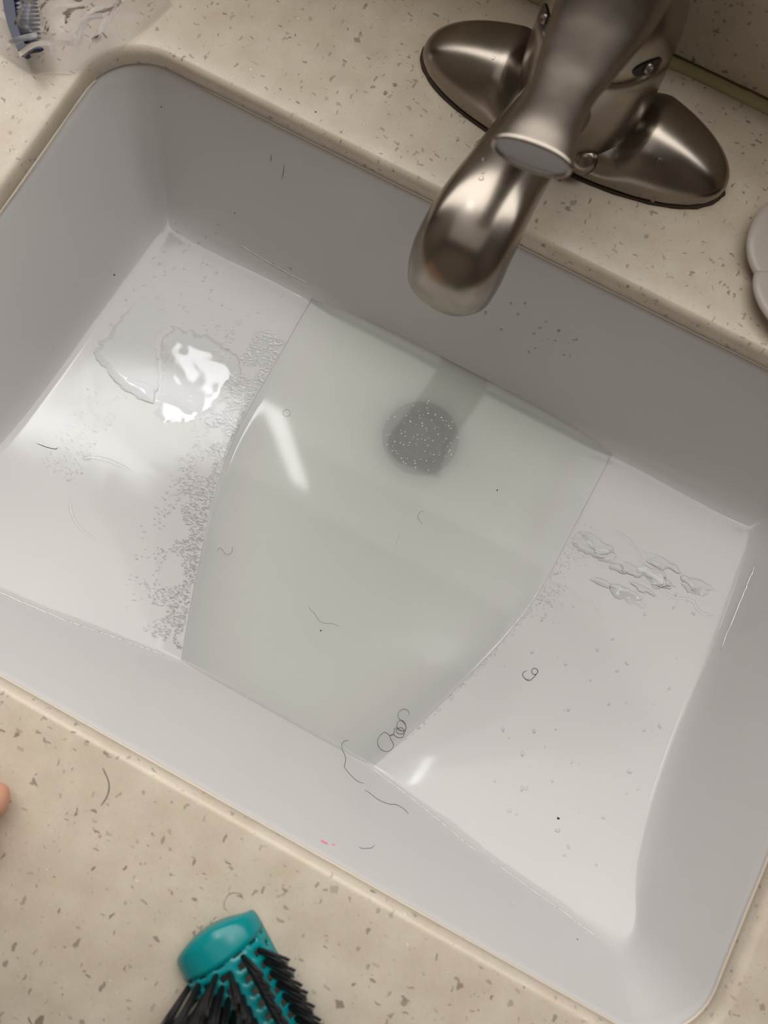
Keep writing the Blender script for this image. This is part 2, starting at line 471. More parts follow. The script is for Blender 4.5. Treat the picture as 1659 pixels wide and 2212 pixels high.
def gasket():
    ns = 160; prof = [(1.004, 0.0001), (1.010, .0004), (1.008, .0010), (.99, .0014)]
    V, F = [], []
    for f, z in prof:
        for k in range(ns):
            a = 2 * math.pi * k / ns; c, s = math.cos(a), math.sin(a)
            n = (abs(c) ** 2.2 + abs(s) ** 2.2) ** (-1 / 2.2)
            j = f + (.010 * noise.noise(Vector((c * 9, s * 9, 0))) if f > 1 else 0)
            off = (.0004 if s < 0 else 0)
            V.append((fx + c * n * (A * j + off), fy + s * n * (B * (j + .012) + off), z))
    for i in range(len(prof) - 1):
        for k in range(ns):
            a = i * ns + k; b = i * ns + (k + 1) % ns; F.append((a, b, b + ns, a + ns))
    return V, F
keep(mesh_obj('gasket', *gasket(), M['grime'], label='dark grimy ring under base plate'), fa)
# body
bx, by = -.001, .2045
body = mesh_obj('body', *lathe([(.0262, .003), (.0280, .009), (.0292, .016), (.0298, .023), (.0300, .030), (.0295, .042), (.0288, .050), (.0280, .0545), (.0272, .0552)], bx, by, 64), M['nickel'])
keep(body, fa)
# spout
def spout():
    ctrl = [(-.004, .196, .030), (-.0058, .176, .036), (-.0075, .155, .042), (-.0088, .130, .0455), (-.0096, .112, .0460), (-.0100, .0985, .0415), (-.0101, .0925, .0340), (-.0101, .0905, .0260)]
    path = catmull(ctrl, 8); n = len(path)
    rad = []
    for i in range(n):
        t = i / (n - 1)
        rad.append(interp([(0, .0150, .0130), (.25, .0152, .0125), (.45, .0168, .0130), (.62, .0188, .0142), (.80, .0196, .0158), (.92, .0192, .0160), (1, .0186, .0156)], t))
    rad = smooth(rad); path.append(path[-1] + Vector((0, .0001, -.0014))); rad.append((rad[-1][0] * .95, rad[-1][1] * .95))
    v, f = tube(path, rad, 40, side0=Vector((1, .03, 0)), exp=2.25, caps=False)
    return v, f, path, rad
sv, sf, spath, srad = spout()
sp = mesh_obj('spout', sv, sf, M['nickel']); keep(sp, fa)
# outlet: inner lip closing the mouth of the spout
def outlet():
    e = spath[-1]; V, F = [], []
    for f, z in ((.95, 0), (.90, -.0004), (.80, -.0002), (.78, .003), (.5, .003)):
        for k in range(40):
            a = 2 * math.pi * k / 40; V.append((e.x + .0184 * f * math.cos(a), e.y + .0154 * f * math.sin(a), e.z + z))
    for i in range(4):
        for k in range(40):
            a = i * 40 + k; b = i * 40 + (k + 1) % 40; F.append((a, b, b + 40, a + 40))
    F.append(tuple(160 + k for k in range(40)))
    return V, F
oo = mesh_obj('aerator', *outlet(), M['nickel']); oo.parent = sp; oo.matrix_parent_inverse = sp.matrix_world.inverted()
# handle: hub cap over the body and the lever
hd = mesh_obj('handle', *lathe([(.0276, .0556), (.0285, .0566), (.0282, .062), (.0268, .069), (.0240, .0760), (.0195, .0825), (.013, .0870), (.006, .089)], bx, by, 64), M['nickel']); keep(hd, fa)
def lever():
    ctrl = [(-.001, .214, .0760), (-.001, .200, .0825), (-.0005, .186, .0870), (.0, .168, .0915), (.0005, .150, .0950), (.0012, .134, .0985), (.0020, .120, .1015), (.0030, .107, .1045), (.0040, .0975, .1062)]
    path = catmull(ctrl, 7); n = len(path)
    rad = [interp([(0, .016, .008), (.18, .0195, .0100), (.36, .0178, .0090), (.52, .0140, .0070), (.68, .0108, .0058), (.80, .0108, .0054), (.92, .0124, .0054), (1, .0134, .0056)], i / (n - 1)) for i in range(n)]
    rad = smooth(rad, 6)
    v, f = tube(path, rad, 40, exp=2.3, caps=False)
    # rolled rim and recessed end
    e, d = path[-1], (path[-1] - path[-2]).normalized(); s = d.cross(Vector((0, 0, 1))).normalized(); u = s.cross(d)
    o = (n - 1) * 40
    def ring(kx, kz, off):
        st_ = len(v)
        for k in range(40):
            a = 2 * math.pi * k / 40; c, q = math.cos(a), math.sin(a)
            v.append(e + d * off + s * math.copysign(abs(c) ** (2 / 2.3), c) * .0134 * kx + u * math.copysign(abs(q) ** (2 / 2.3), q) * .0056 * kz)
        return st_
    prev = o
    for kx, kz, off in ((1.0, 1.0, .0006), (.97, .93, .0013), (.91, .82, .0012), (.88, .76, .0004)):
        cur = ring(kx, kz, off)
        for k in range(40): f.append((prev + k, prev + (k + 1) % 40, cur + (k + 1) % 40, cur + k))
        prev = cur
    f.append(tuple(range(39, -1, -1)))
    # end face
    ev, ef = [], []
    for k in range(40):
        a = 2 * math.pi * k / 40; c, q = math.cos(a), math.sin(a)
        ev.append(e + d * .0005 + s * math.copysign(abs(c) ** (2 / 2.3), c) * .0134 * .895 + u * math.copysign(abs(q) ** (2 / 2.3), q) * .0056 * .79)
    ev.append(e + d * -.0002)
    for k in range(40): ef.append((k, (k + 1) % 40, 40))
    return (v, f), (ev, ef)
lv, le = lever()
lo = mesh_obj('lever', *lv, M['nickel']); lo.parent = hd; lo.matrix_parent_inverse = hd.matrix_world.inverted()
lc = mesh_obj('end_cap', *le, M['cap'], label='pale grey end face of lever'); lc.parent = hd; lc.matrix_parent_inverse = hd.matrix_world.inverted()
# dark oval discs on both sides of the hub, each with its screw
for sg in (-1, 1):
    ang = math.radians(-90 + sg * 52)
    n_ = Vector((math.cos(ang), math.sin(ang), .30)).normalized(); c_ = Vector((bx, by, .062)) + Vector((math.cos(ang), math.sin(ang), 0)) * .0283
    t1 = Vector((-math.sin(ang), math.cos(ang), 0)); t2 = n_.cross(t1)
    V, F = [], []
    for f, off in ((1.0, .0004), (.9, .0006), (.75, .0004)):
        for k in range(24):
            a = 2 * math.pi * k / 24
            q = c_ + t1 * math.cos(a) * .0068 * f + t2 * math.sin(a) * .0034 * f
            rr = Vector((q.x - bx, q.y - by)); rr = rr.normalized() * (.0285 - max(0, q.z - .060) * .16)
            V.append((bx + rr.x + n_.x * off, by + rr.y + n_.y * off, q.z))
    for i in range(2):
        for k in range(24):
            a = i * 24 + k; b = i * 24 + (k + 1) % 24; F.append((a, b, b + 24, a + 24))
    F.append(tuple(48 + k for k in range(24)))
    h = mesh_obj('disc', V, F, M['hub_dark'], label='dark oval recess'); keep(h, fa)
    sv_, sf_ = lathe([(.0020, 0), (.0019, .0006), (.0012, .0009), (.0008, .0004)], 0, 0, 16)
    mt = Matrix.Translation(c_ + n_ * .0004) @ n_.to_track_quat('Z', 'Y').to_matrix().to_4x4()
    s_ = mesh_obj('screw', [mt @ Vector(q) for q in sv_], sf_, M['nickel']); s_.parent = h; s_.matrix_parent_inverse = h.matrix_world.inverted()
# little dome added to imitate a round reflection on the front apron
V, F = lathe([(.0062, 0), (.0058, .0012), (.0042, .0026), (.002, .0034)], 0, 0, 24)
mt = Matrix.Translation((.0140, .1790, .0100)) @ Vector((.30, -.75, .60)).normalized().to_track_quat('Z', 'Y').to_matrix().to_4x4()
keep(mesh_obj('apron_glint', [mt @ Vector(q) for q in V], F, M['nickel']), fa)

# ---------------------------------------------------------------- water drops on the metal
def blob(r, h, seg=14):
    return lathe([(r, 0), (r * .95, h * .45), (r * .7, h * .82), (r * .35, h * .97)], 0, 0, seg)
def on_spout(x, y):   # height of the top of the spout
    best = None
    for p, (rx, rz) in zip(spath[:-6], srad):
        d = abs(p.y - y)
        if best is None or d < best[0]: best = (d, p, rx, rz)
    _, p, rx, rz = best; k = min(.95, abs(x - p.x) / rx)
    return p.z + rz * (1 - k ** 2.25) ** (1 / 2.25)
for i, (x, y, r, lab) in enumerate([(-.0172, .1225, .0011, 'upper water drop on spout beside the lever tip'), (-.0150, .1173, .0008, 'middle water drop in the row on spout'), (-.0144, .1146, .0010, 'lowest water drop in the row on spout')]):
    V, F = blob(r, r * .7)
    o = mesh_obj('water_drop', V, F, M['drop'], label=lab, category='water drop', group='water drops on the faucet'); o.location = (x, y, on_spout(x, y) - .0002)
for x, y, r, lab in [(-.0430, .1960, .0009, 'tiny water drop on left lobe of faucet base'), (-.0530, .1925, .0005, 'smallest water drop on left lobe of faucet base'), (.0440, .1890, .0021, 'large flat water drop on right lobe of faucet base'), (.0500, .1815, .0015, 'small water drop lower on right lobe of faucet base')]:
    u, v = (x - fx) / A, (y - fy) / B
    zz = base_h(u, v); e = .02
    n_ = Vector((-(base_h(u + e, v) - base_h(u - e, v)) / (2 * e * A), -(base_h(u, v + e) - base_h(u, v - e)) / (2 * e * B), 1)).normalized()
    V, F = blob(r, r * .35)
    o = mesh_obj('water_drop', V, F, M['drop'], label=lab, category='water drop', group='water drops on the faucet')
    o.location = Vector((x, y, zz)) - n_ * .0001; o.rotation_euler = n_.to_track_quat('Z', 'Y').to_euler()

# ---------------------------------------------------------------- wetness on the basin: drops, streams and water line
def sn(x, y):
    e = .001; return Vector((-(surf(x + e, y) - surf(x - e, y)) / (2 * e), -(surf(x, y + e) - surf(x, y - e)) / (2 * e), 1)).normalized()
def droplet(V, F, x, y, rx, ry, ang, h, seg=8):
    o = len(V); n_ = sn(x, y); t1 = Vector((math.cos(ang), math.sin(ang), 0)); t1 = (t1 - n_ * t1.dot(n_)).normalized(); t2 = n_.cross(t1)
    c = Vector((x, y, surf(x, y)))
    for f, g in ((1, -.1), (.82, .5), (.45, .9)):
        for k in range(seg):
            a = 2 * math.pi * k / seg; V.append(c + t1 * math.cos(a) * rx * f + t2 * math.sin(a) * ry * f + n_ * h * g)
    V.append(c + n_ * h)
    for i in range(2):
        for k in range(seg): a = o + i * seg + k; b = o + i * seg + (k + 1) % seg; F.append((a, b, b + seg, a + seg))
    for k in range(seg): F.append((o + 2 * seg + k, o + 2 * seg + (k + 1) % seg, o + 3 * seg))
def scatter():
    rnd = random.Random(3); V, F = [], []
    # beaded band along the left water line
    n = 0
    while n < 3000:
        y = rnd.uniform(-.105, .075); d = abs(rnd.gauss(0, .012)) + .0012
        if y > .03: d *= 1.25
        x = -(sxw(y) - .004) - d
        if noise.noise(Vector((x * 90, y * 90, 0))) < -.05 and d > .006: continue
        r = rnd.uniform(.00030, .00085) * (1.2 if y > .01 else .85)
        droplet(V, F, x, y, r * rnd.uniform(1, 2), r, rnd.gauss(.45, .5), r * .16, 6); n += 1
    # fine beads along the left wall foot
    for _ in range(420):
        t = rnd.random(); y = .03 - .085 * t; x = -.178 + .022 * rnd.random() + .006 * t
        r = rnd.uniform(.0002, .0005); droplet(V, F, x, y, r * 2, r, -.25, r * .3, 6)
    # right water line
    for _ in range(260):
        y = rnd.uniform(.0, .062); x = sxw(y) + .004 + abs(rnd.gauss(0, .007)) + .001
        r = rnd.uniform(.0002, .0005); droplet(V, F, x, y, r * rnd.uniform(1, 2), r, rnd.uniform(0, 3), r * .3, 6)
    for _ in range(110):
        y = rnd.uniform(-.09, .0); x = sxw(y) + .004 + abs(rnd.gauss(0, .0012)) + .0006
        r = rnd.uniform(.0002, .0004); droplet(V, F, x, y, r * 1.5, r, 1.2, r * .3, 6)
    # loose drops
    for _ in range(150):
        x, y = rnd.uniform(-.185, -.11), rnd.uniform(.01, .115)
        r = rnd.uniform(.0002, .0007); droplet(V, F, x, y, r * 1.5, r, rnd.uniform(0, 3), r * .35)
    for _ in range(60):
        x, y = rnd.uniform(.10, .19), rnd.uniform(-.10, .07)
        if x < sxw(y) + .01: continue
        r = rnd.uniform(.0003, .0009); droplet(V, F, x, y, r * 1.8, r, rnd.uniform(0, 3), r * .3)
    for _ in range(26):
        x, y = rnd.uniform(-.01, .055), rnd.uniform(.120, .131)
        r = rnd.uniform(.0003, .0010); droplet(V, F, x, y, r, r * 1.5, rnd.uniform(0, 3), r * .3)
    return V, F
mesh_obj('water_beads', *scatter(), M['drop'], kind='stuff', label='fine water beads speckling the basin around the water line', category='water')
def patch(outline, th, jit=0., wedge=(0, 0), lip=.0016, step=.0016, rough=0.):
    """thin sheet of water lying on the basin: rounded lip, thickness may lean"""
    from mathutils.geometry import delaunay_2d_cdt
    P = [Vector((p.x, p.y)) for p in catmull([(x, y, 0) for x, y in list(outline) + [outline[0]]], 8)][:-1]
    D = [q + Vector((noise.noise(Vector((q.x * 300, q.y * 300, 1))) + .5 * noise.noise(Vector((q.x * 900, q.y * 900, 2))), noise.noise(Vector((q.x * 300, q.y * 300, 7))))) * jit for q in P]
    n = len(D)
    def dist(p):
        ins = False; best = 1e9
        for i in range(n):
            a, b_ = D[i], D[(i + 1) % n]
            if (a.y > p.y) != (b_.y > p.y) and p.x < (b_.x - a.x) * (p.y - a.y) / (b_.y - a.y) + a.x: ins = not ins
            e = b_ - a; t = max(0, min(1, (p - a).dot(e) / max(e.length_squared, 1e-14))); best = min(best, (p - a - e * t).length)
        return best if ins else -best
    x0, x1 = min(q.x for q in D), max(q.x for q in D); y0, y1 = min(q.y for q in D), max(q.y for q in D)
    pts = list(D); dd = [0.] * n; rnd = random.Random(1)
    # inner lip rows
    yy = y0
    while yy < y1:
        xx = x0
        while xx < x1:
            q = Vector((xx + rnd.uniform(-.2, .2) * step, yy + rnd.uniform(-.2, .2) * step)); d = dist(q)
            if d > .0003: pts.append(q); dd.append(d)
            xx += step
        yy += step
    for i in range(n):
        a, b_ = D[i], D[(i + 1) % n]; nn = Vector((-(b_ - a).y, (b_ - a).x))
        if nn.length < 1e-9: continue
        nn.normalize(); mid = (a + b_) / 2
        for off in (.00012, .0004, .0009):
            for sg in (1, -1):
                q = mid + nn * off * sg; d = dist(q)
                if d > off * .7: pts.append(q); dd.append(d)
    r = delaunay_2d_cdt([tuple(p) for p in pts], [], [list(range(n))], 1, 1e-7)
    cx, cy = sum(q.x for q in D) / n, sum(q.y for q in D) / n
    V = []
    for k, q in enumerate(r[0]):
        src = r[3][k]; d = min(dd[s] for s in src) if src else 0
        g = min(1, d / lip) ** .5
        V.append((q[0], q[1], surf(q[0], q[1]) + g * max(.00005, th + wedge[0] * (q[0] - cx) + wedge[1] * (q[1] - cy) + rough * noise.noise(Vector((q[0] * 160, q[1] * 160, 0)))) - (.0001 if d == 0 else 0)))
    return V, [tuple(f) for f in r[2]]
def rivulet(pts, r, h=.5, jit=.0003):
    path = []
    for p in catmull([(x, y, 0) for x, y in pts], 8):
        x = p.x + jit * noise.noise(Vector((p.x * 700, p.y * 700, 0))); y = p.y + jit * noise.noise(Vector((p.x * 700, p.y * 700, 5)))
        path.append(Vector((x, y, surf(x, y))))
    n = len(path)
    rad = []
    for i, p in enumerate(path):
        k = min(1, i / 3 + .2, (n - 1 - i) / 3 + .2) * (.75 + .5 * abs(noise.noise(p * 500)))
        rad.append((r * k, r * h * k))
    return tube(path, rad, 8)
LF = [(-.1800, .0500), (-.1815, .0310), (-.1830, .0170), (-.1800, .0122), (-.1736, .0095), (-.1645, .0059), (-.1574, .0042), (-.1466, .0039), (-.1405, .0056), (-.1409, .0100), (-.1440, .0180), (-.1500, .0270), (-.1560, .0340), (-.1580, .0420), (-.1570, .0500), (-.1640, .0600), (-.1730, .0640)]
mesh_obj('wet_patch', *patch(LF, .0006, .0020, (.0, -.020), lip=.0035), M['film'], label='smooth dark-looking wet patch with a wavy edge on the left slope of the basin', category='water', kind='stuff')
BL = [(-.1560, .0417), (-.1540, .0480), (-.1441, .0535), (-.1311, .0560), (-.1180, .0540), (-.1075, .0470), (-.1050, .0350), (-.1090, .0200), (-.1180, .0060), (-.1290, -.0020), (-.1380, .0030), (-.1400, .0120), (-.1460, .0240)]
mesh_obj('wet_patch', *patch(BL, .0005, .0034, (.0, .022), lip=.0050, rough=.00003), M['film'], label='bright rounded wet patch right of the dark one on the left slope', category='water', kind='stuff')
def mottled():
    rnd = random.Random(21); parts = []
    for k in range(15):
        t = rnd.random(); cx = .108 + .070 * t; cy = .024 + .034 * rnd.random() + .016 * t
        r = rnd.uniform(.0025, .0075); nn = 9
        out = [(cx + r * rnd.uniform(.6, 1.5) * 1.5 * math.cos(2 * math.pi * q / nn), cy + r * rnd.uniform(.5, 1.1) * .75 * math.sin(2 * math.pi * q / nn)) for q in range(nn)]
        parts.append(patch(out, .0004, .0016, (rnd.gauss(0, .03), .03 + rnd.gauss(0, .03)), lip=.0012, step=.0012, rough=.0003))
    return join(*parts)
mesh_obj('wet_patch', *mottled(), M['film'], label='mottled ragged wet film high on the right slope of the basin', category='water', kind='stuff')
riv = [rivulet([(.1323, .044), (.1426, .048), (.1498, .0466), (.1554, .0489), (.1576, .0466), (.1657, .0457), (.1736, .0484), (.18, .0448), (.187, .0456)], .0010),
       rivulet([(.1211, .0652), (.1306, .0637), (.1376, .0599), (.1439, .0545), (.1508, .0537), (.1563, .0531)], .0008),
       rivulet([(-.155, -.041), (-.1522, -.0383), (-.1471, -.0359), (-.1399, -.0345), (-.1293, -.034)], .0012),
       rivulet([(-.1488, -.0626), (-.1439, -.0684), (-.1371, -.073), (-.1292, -.0754), (-.125, -.0758)], .0009),
       rivulet([(-.1528, .0072), (-.1552, .0098), (-.1545, .0125), (-.1511, .0137), (-.147, .0131), (-.1444, .0158)], .0005),
       rivulet([(-.1645, .0059), (-.160, .0048), (-.1524, .0075), (-.1466, .0039), (-.1391, .0055)], .0006),
       rivulet([(.105, .021), (.112, .024), (.120, .0215), (.128, .022), (.135, .017)], .0006),
       rivulet([(.108, .040), (.116, .045), (.124, .0435), (.130, .046)], .0007)]
mesh_obj('water_trickles', *join(*riv), M['drop'], kind='stuff', label='raised trickles of clear water on both slopes of the basin', category='water')
def crease(x0, x1, n=26, side=-1):
    """points along the line where the front (or back) wall meets the floor"""
    out = []
    for i in range(n):
        x = x0 + (x1 - x0) * i / (n - 1); y = side * .095
        while abs(y) < .135 and (-ST + wall_d(x, y) / KW) < floor_h(x, y): y += side * .0002
        out.append((x, y))
    return out
gl = [rivulet(crease(-.150, -.062), .0006, .8, .0002), rivulet(crease(.063, .124), .0005, .8, .0002), rivulet(crease(.131, .186), .00045, .8, .0002),
      rivulet(crease(-.145, -.100, side=1), .0004, .8, .0001), rivulet([(.1940, .0805), (.1942, .0683), (.1946, .0493), (.195, .0287)], .0005, .8, .0003)]
mesh_obj('water_seam_glints', *join(*gl), M['seam'], kind='stuff', label='thin lines of water in the creases of the basin, whitened as highlights', category='water')

# ---------------------------------------------------------------- hairs
def hair(pts, label, r=.00013, lift=.0001, wtr=False, m='hair', z=None):
    P = catmull([(x, y, 0) for x, y in pts], 6); path = []
    for p in P:
        zz = z if z is not None else (ZW + .0001 if wtr else surf(p.x, p.y) + lift)
        path.append(Vector((p.x, p.y, zz)))
    n = len(path)
    rad = [(r * min(1, .45 + .55 * min(i, n - 1 - i) / 5),) * 2 for i in range(n)]
    v, f = tube(path, rad, 5)
    return mesh_obj('hair_strand', v, f, M[m], label=label, category='hair', group='loose hairs in and around the sink')
HW = [
 ([(-.0709, .0388), (-.0728, .0393), (-.0742, .0382), (-.0744, .0363), (-.0729, .0352), (-.0712, .0355), (-.0702, .0369), (-.0708, .0385)], 'tiny ring of hair floating right of the bright glint on water'),
 ([(-.067, -.0496), (-.0667, -.0477), (-.065, -.0477), (-.0628, -.0488), (-.0609, -.0487), (-.0596, -.0468), (-.0601, -.045), (-.0612, -.0436)], 'short S-shaped hair floating near the left water line'),
 ([(-.008, -.0521), (-.0064, -.0535), (-.0029, -.0545), (0, -.0563), (.0027, -.0565), (.0054, -.0556), (.0086, -.0542), (.0118, -.0542)], 'long thin wavy hair floating in the middle of the water'),
 ([(.0229, .0242), (.0211, .0227), (.0207, .0207), (.022, .0187), (.0251, .0173)], 'small C-shaped hair floating just below the drain'),
 ([(.0193, -.0032), (.0172, .003), (.0169, .0073)], 'very faint thin hair floating below the C-shaped one')]
for pts, lab in HW: hair(pts, lab, .00009 if 'faint' not in lab else .00004, wtr=True)
HS = [
 ([(-.1789, -.0454), (-.1753, -.0449), (-.172, -.0442), (-.1694, -.0431), (-.1689, -.0422)], 'short dark curved hair on the left slope of the basin', .00016),
 ([(.0667, -.0775), (.0653, -.0758), (.0629, -.076), (.0614, -.0779), (.0614, -.08), (.0627, -.0815), (.0652, -.082), (.0673, -.0828), (.0685, -.0846), (.0675, -.0862), (.0655, -.0867), (.0639, -.0857), (.0631, -.0837), (.0643, -.0817), (.0667, -.0821), (.0684, -.0844), (.0685, -.0867), (.0671, -.0882), (.065, -.0883), (.0643, -.0871), (.0654, -.0854), (.0671, -.085), (.0684, -.0865), (.069, -.0886), (.0676, -.0901), (.0655, -.0904), (.064, -.0902), (.0627, -.0914), (.0607, -.0912), (.0593, -.0913), (.0581, -.0936), (.058, -.0966), (.06, -.0992), (.0631, -.0999), (.0654, -.099), (.0667, -.0967), (.0663, -.0945), (.0641, -.093), (.0628, -.0916), (.0639, -.0894), (.0631, -.0874), (.064, -.0864), (.0669, -.0862)], 'tangled curly hair with several loops at the lower water line', .00012),
 ([(.0448, -.1038), (.0429, -.1051), (.0424, -.1072), (.0437, -.1094), (.0466, -.1113), (.0478, -.113), (.0483, -.1147), (.0511, -.1157), (.0545, -.1165), (.0576, -.1168), (.0604, -.1164)], 'long hooked hair beside the tangled one, crossing the front crease', .00014),
 ([(.0616, -.1182), (.065, -.1183), (.0692, -.1188), (.0731, -.1186), (.0761, -.1182), (.0787, -.1174), (.082, -.1173), (.0843, -.1176), (.086, -.1181)], 'long wavy hair on the front wall along the bright water seam', .00014),
 ([(.0668, -.1331), (.0681, -.1332), (.0705, -.1325), (.0724, -.1318), (.0734, -.1308)], 'short bowed hair on the front wall near the pink spots', .00012),
 ([(.1164, -.0242), (.117, -.0255), (.1164, -.027), (.1149, -.0272), (.1138, -.0258), (.1145, -.0243), (.1160, -.0241), (.1170, -.0253), (.116, -.0296), (.1149, -.0313), (.1129, -.0316), (.1109, -.0307), (.1103, -.0288), (.1117, -.0273)], 'hair curled in a figure eight on the right slope', .00014)]
for pts, lab, r in HS: hair(pts, lab, r, lift=.0002)
hair([(-.0396, -.1484), (-.0376, -.1497), (-.0352, -.1514), (-.0335, -.1534), (-.0325, -.1561), (-.0324, -.1587), (-.0327, -.1608)], 'dark arched hair on the counter near the fingers', .00016, z=.0002)
hair([(.0315, -.1633), (.029, -.1643), (.0275, -.1662), (.0276, -.1688), (.0285, -.1705), (.0303, -.171)], 'pale curved hair on the counter above the teal brush', .00006, z=.0002)
hair([(-.0167, -.2366), (-.0157, -.2375), (-.0141, -.2381)], 'short hair on the counter at the lower left edge of the photo', .0002, z=.0002)
# specks and pink spots
def spot(name, x, y, r, m, lab, cat, grp, z=None, el=1.0, ang=0):
    V, F = [], []; o = mesh_obj  # flat little crumb
    n_ = sn(x, y) if z is None else Vector((0, 0, 1)); zz = surf(x, y) if z is None else z
    t1 = Vector((math.cos(ang), math.sin(ang), 0)); t1 = (t1 - n_ * t1.dot(n_)).normalized(); t2 = n_.cross(t1); c = Vector((x, y, zz))
    for f, g in ((1, 0), (.8, .3), (.4, .45)):
        for k in range(9):
            a = 2 * math.pi * k / 9; j = 1 + .2 * math.sin(k * 2.3)
            V.append(c + t1 * math.cos(a) * r * el * f * j + t2 * math.sin(a) * r * f * j + n_ * r * g * .6)
    for i in range(2):
        for k in range(9): a = i * 9 + k; b = i * 9 + (k + 1) % 9; F.append((a, b, b + 9, a + 9))
    F.append(tuple(18 + k for k in range(9)))
    return o(name, V, F, M[m], label=lab, category=cat, group=grp)
spot('pink_spot', .0522, -.1364, .0010, 'pink', 'larger pink spot on the front wall of the sink', 'stain', 'pink spots in the sink', el=1.8, ang=.3)
spot('pink_spot', .0563, -.1358, .0006, 'pink', 'smaller pink spot right of the larger one', 'stain', 'pink spots in the sink', el=1.5, ang=-.2)
for x, y, r, z, lab in [(-.1943, .0583, .0005, None, 'black speck beside the top of the bright wet streak'), (-.1488, .1187, .0004, None, 'black speck in the back left crease of the sink'),
                    (-.1921, .1326, .0004, None, 'black speck on the back wall below the left corner'), (.1548, -.0862, .0006, None, 'black speck alone on the lower right slope'),
                    (.174, -.1263, .0004, None, 'tiny speck at the lower end of the front crease'), (.0039, -.0607, .0004, ZW, 'dark speck floating under the long wavy hair'),
                    (-.1084, .1482, .0004, 0.0, 'black speck on the counter behind the sink'), (.0534, .0543, .0004, ZW, 'dark fleck floating right of the drain')]:
    spot('dark_speck', x, y, r, 'dark', lab, 'speck', 'dark specks in and around the sink', z=z, el=1.2)
for pts, lab in [([(-.1278, .1339), (-.1277, .1332), (-.1280, .1325)], 'first tiny upright hair clipping on the back wall of the sink'), ([(-.1201, .1332), (-.1204, .1318), (-.1208, .1305)], 'longer tiny hair clipping on the back wall of the sink')]:
    hair(pts, lab, .00012, lift=.0003)
# white flecks of soap floating over the drain
def flecks():
    rnd = random.Random(5); V, F = [], []
    for _ in range(110):
        a = rnd.uniform(0, 6.28); q = .022 * math.sqrt(rnd.random()) * (1 if rnd.random() < .6 else .85)
        x, y = dx + q * math.cos(a), dy + q * math.sin(a) * .95; r = rnd.uniform(.00014, .00036); o = len(V); b = rnd.uniform(0, 3)
        for k in range(5):
            c = 2 * math.pi * k / 5; u = math.cos(c) * r * 1.6; w_ = math.sin(c) * r
            V.append((x + u * math.cos(b) - w_ * math.sin(b), y + u * math.sin(b) + w_ * math.cos(b), ZW + .00012))
        F.append(tuple(o + k for k in range(5)))
    return V, F
mesh_obj('soap_flecks', *flecks(), pbr('soap_white', (.85, .86, .86), .6), kind='stuff', label='white soap flecks floating over the drain', category='soap')

# ---------------------------------------------------------------- hairbrush
ax = Vector((.86, -.51, 0)).normalized(); wd = Vector((.51, .86, 0)).normalized()
org = Vector((.0318, -.1805, 0))   # middle of the end edge
hb = empty('hairbrush', org, 'teal hairbrush with black bristle tufts lying on the front counter', 'hairbrush')
HWD, HH, LEN = .0168, .0135, .115
def bp_(s, a, lift=0.):   # s along, a angle across (-90..90 from top), on the half-round body
    r = Vector((math.sin(a) * (HWD + lift), math.cos(a) * (HH + lift)))
    return org + ax * s + wd * r.x + Vector((0, 0, .0016 + r.y))
AN = [math.radians(-90 + 180 * i / 28) for i in range(29)]
def shell():
    ns = 92; V, F = [], []
    for j in range(ns + 1):
        s = .003 + (LEN - .003) * j / ns
        for a in AN: V.append(bp_(s, a))
    for j in range(ns):
        row = (j % 4)
        for i in range(28):
            # vent openings between the tufts: 2 cells out of 4 both ways, along the body
            if j > 1 and row in (1, 2) and (i % 4) in (1, 2) and 2 < i < 26: continue
            a = j * 29 + i; F.append((a, a + 29, a + 30, a + 1))
    return V, F
sh = mesh_obj('body', *shell(), M['teal']); keep(sh, hb)
md = sh.modifiers.new('s', 'SOLIDIFY'); md.thickness = .0011; md.offset = -1
def endcap():
    V, F = [], []
    for j, (s, k) in enumerate(((.0060, 1.02), (.0040, 1.02), (.0015, 1.0), (-.0005, .95), (-.0020, .84), (-.0028, .62), (-.0030, .25))):
        for a in AN:
            # the end bulges forward in the middle of its width
            b = .0038 * (1 - (math.sin(a)) ** 2)
            kk = 1 - (1 - k) * .8
            V.append(org + ax * (s * (.5 + .5 * math.cos(a * .6)) + (-b if s < .004 else 0) * min(1, (.006 - s) / .006)) + wd * math.sin(a) * HWD * (1 - (1 - k) * .22) + Vector((0, 0, .0016 + math.cos(a) * HH * kk)))
    n = 29
    for j in range(6):
        for i in range(28): a = j * n + i; F.append((a, a + 1, a + 1 + n, a + n))
    F.append(tuple(6 * n + i for i in range(n)))
    return V, F
ec = mesh_obj('end_cap', *endcap(), M['teal']); keep(ec, hb)
md = ec.modifiers.new('s', 'SOLIDIFY'); md.thickness = .0012; md.offset = -1
tv, tf = [], []
rnd = random.Random(9)
for k in range(24):
    a = rnd.uniform(0, 6.28); r0 = .0008 * math.sqrt(rnd.random()); r1 = r0 * 2.0
    p0 = Vector((math.cos(a) * r0, math.sin(a) * r0, -.0005)); L_ = .0185 * rnd.uniform(.86, 1.04)
    p1 = Vector((math.cos(a) * r1 * 1.1, math.sin(a) * r1 * 1.1, L_)) + Vector((rnd.gauss(0, .0003), rnd.gauss(0, .0003), 0))
    v, f = tube([p0, p0.lerp(p1, .5), p1], [(.00033, .00033), (.00030, .00030), (.00018, .00018)], 5, up=Vector((1, 0, 0)))
    o = len(tv); tv += v; tf += [tuple(i + o for i in q) for q in f]
tuft = None
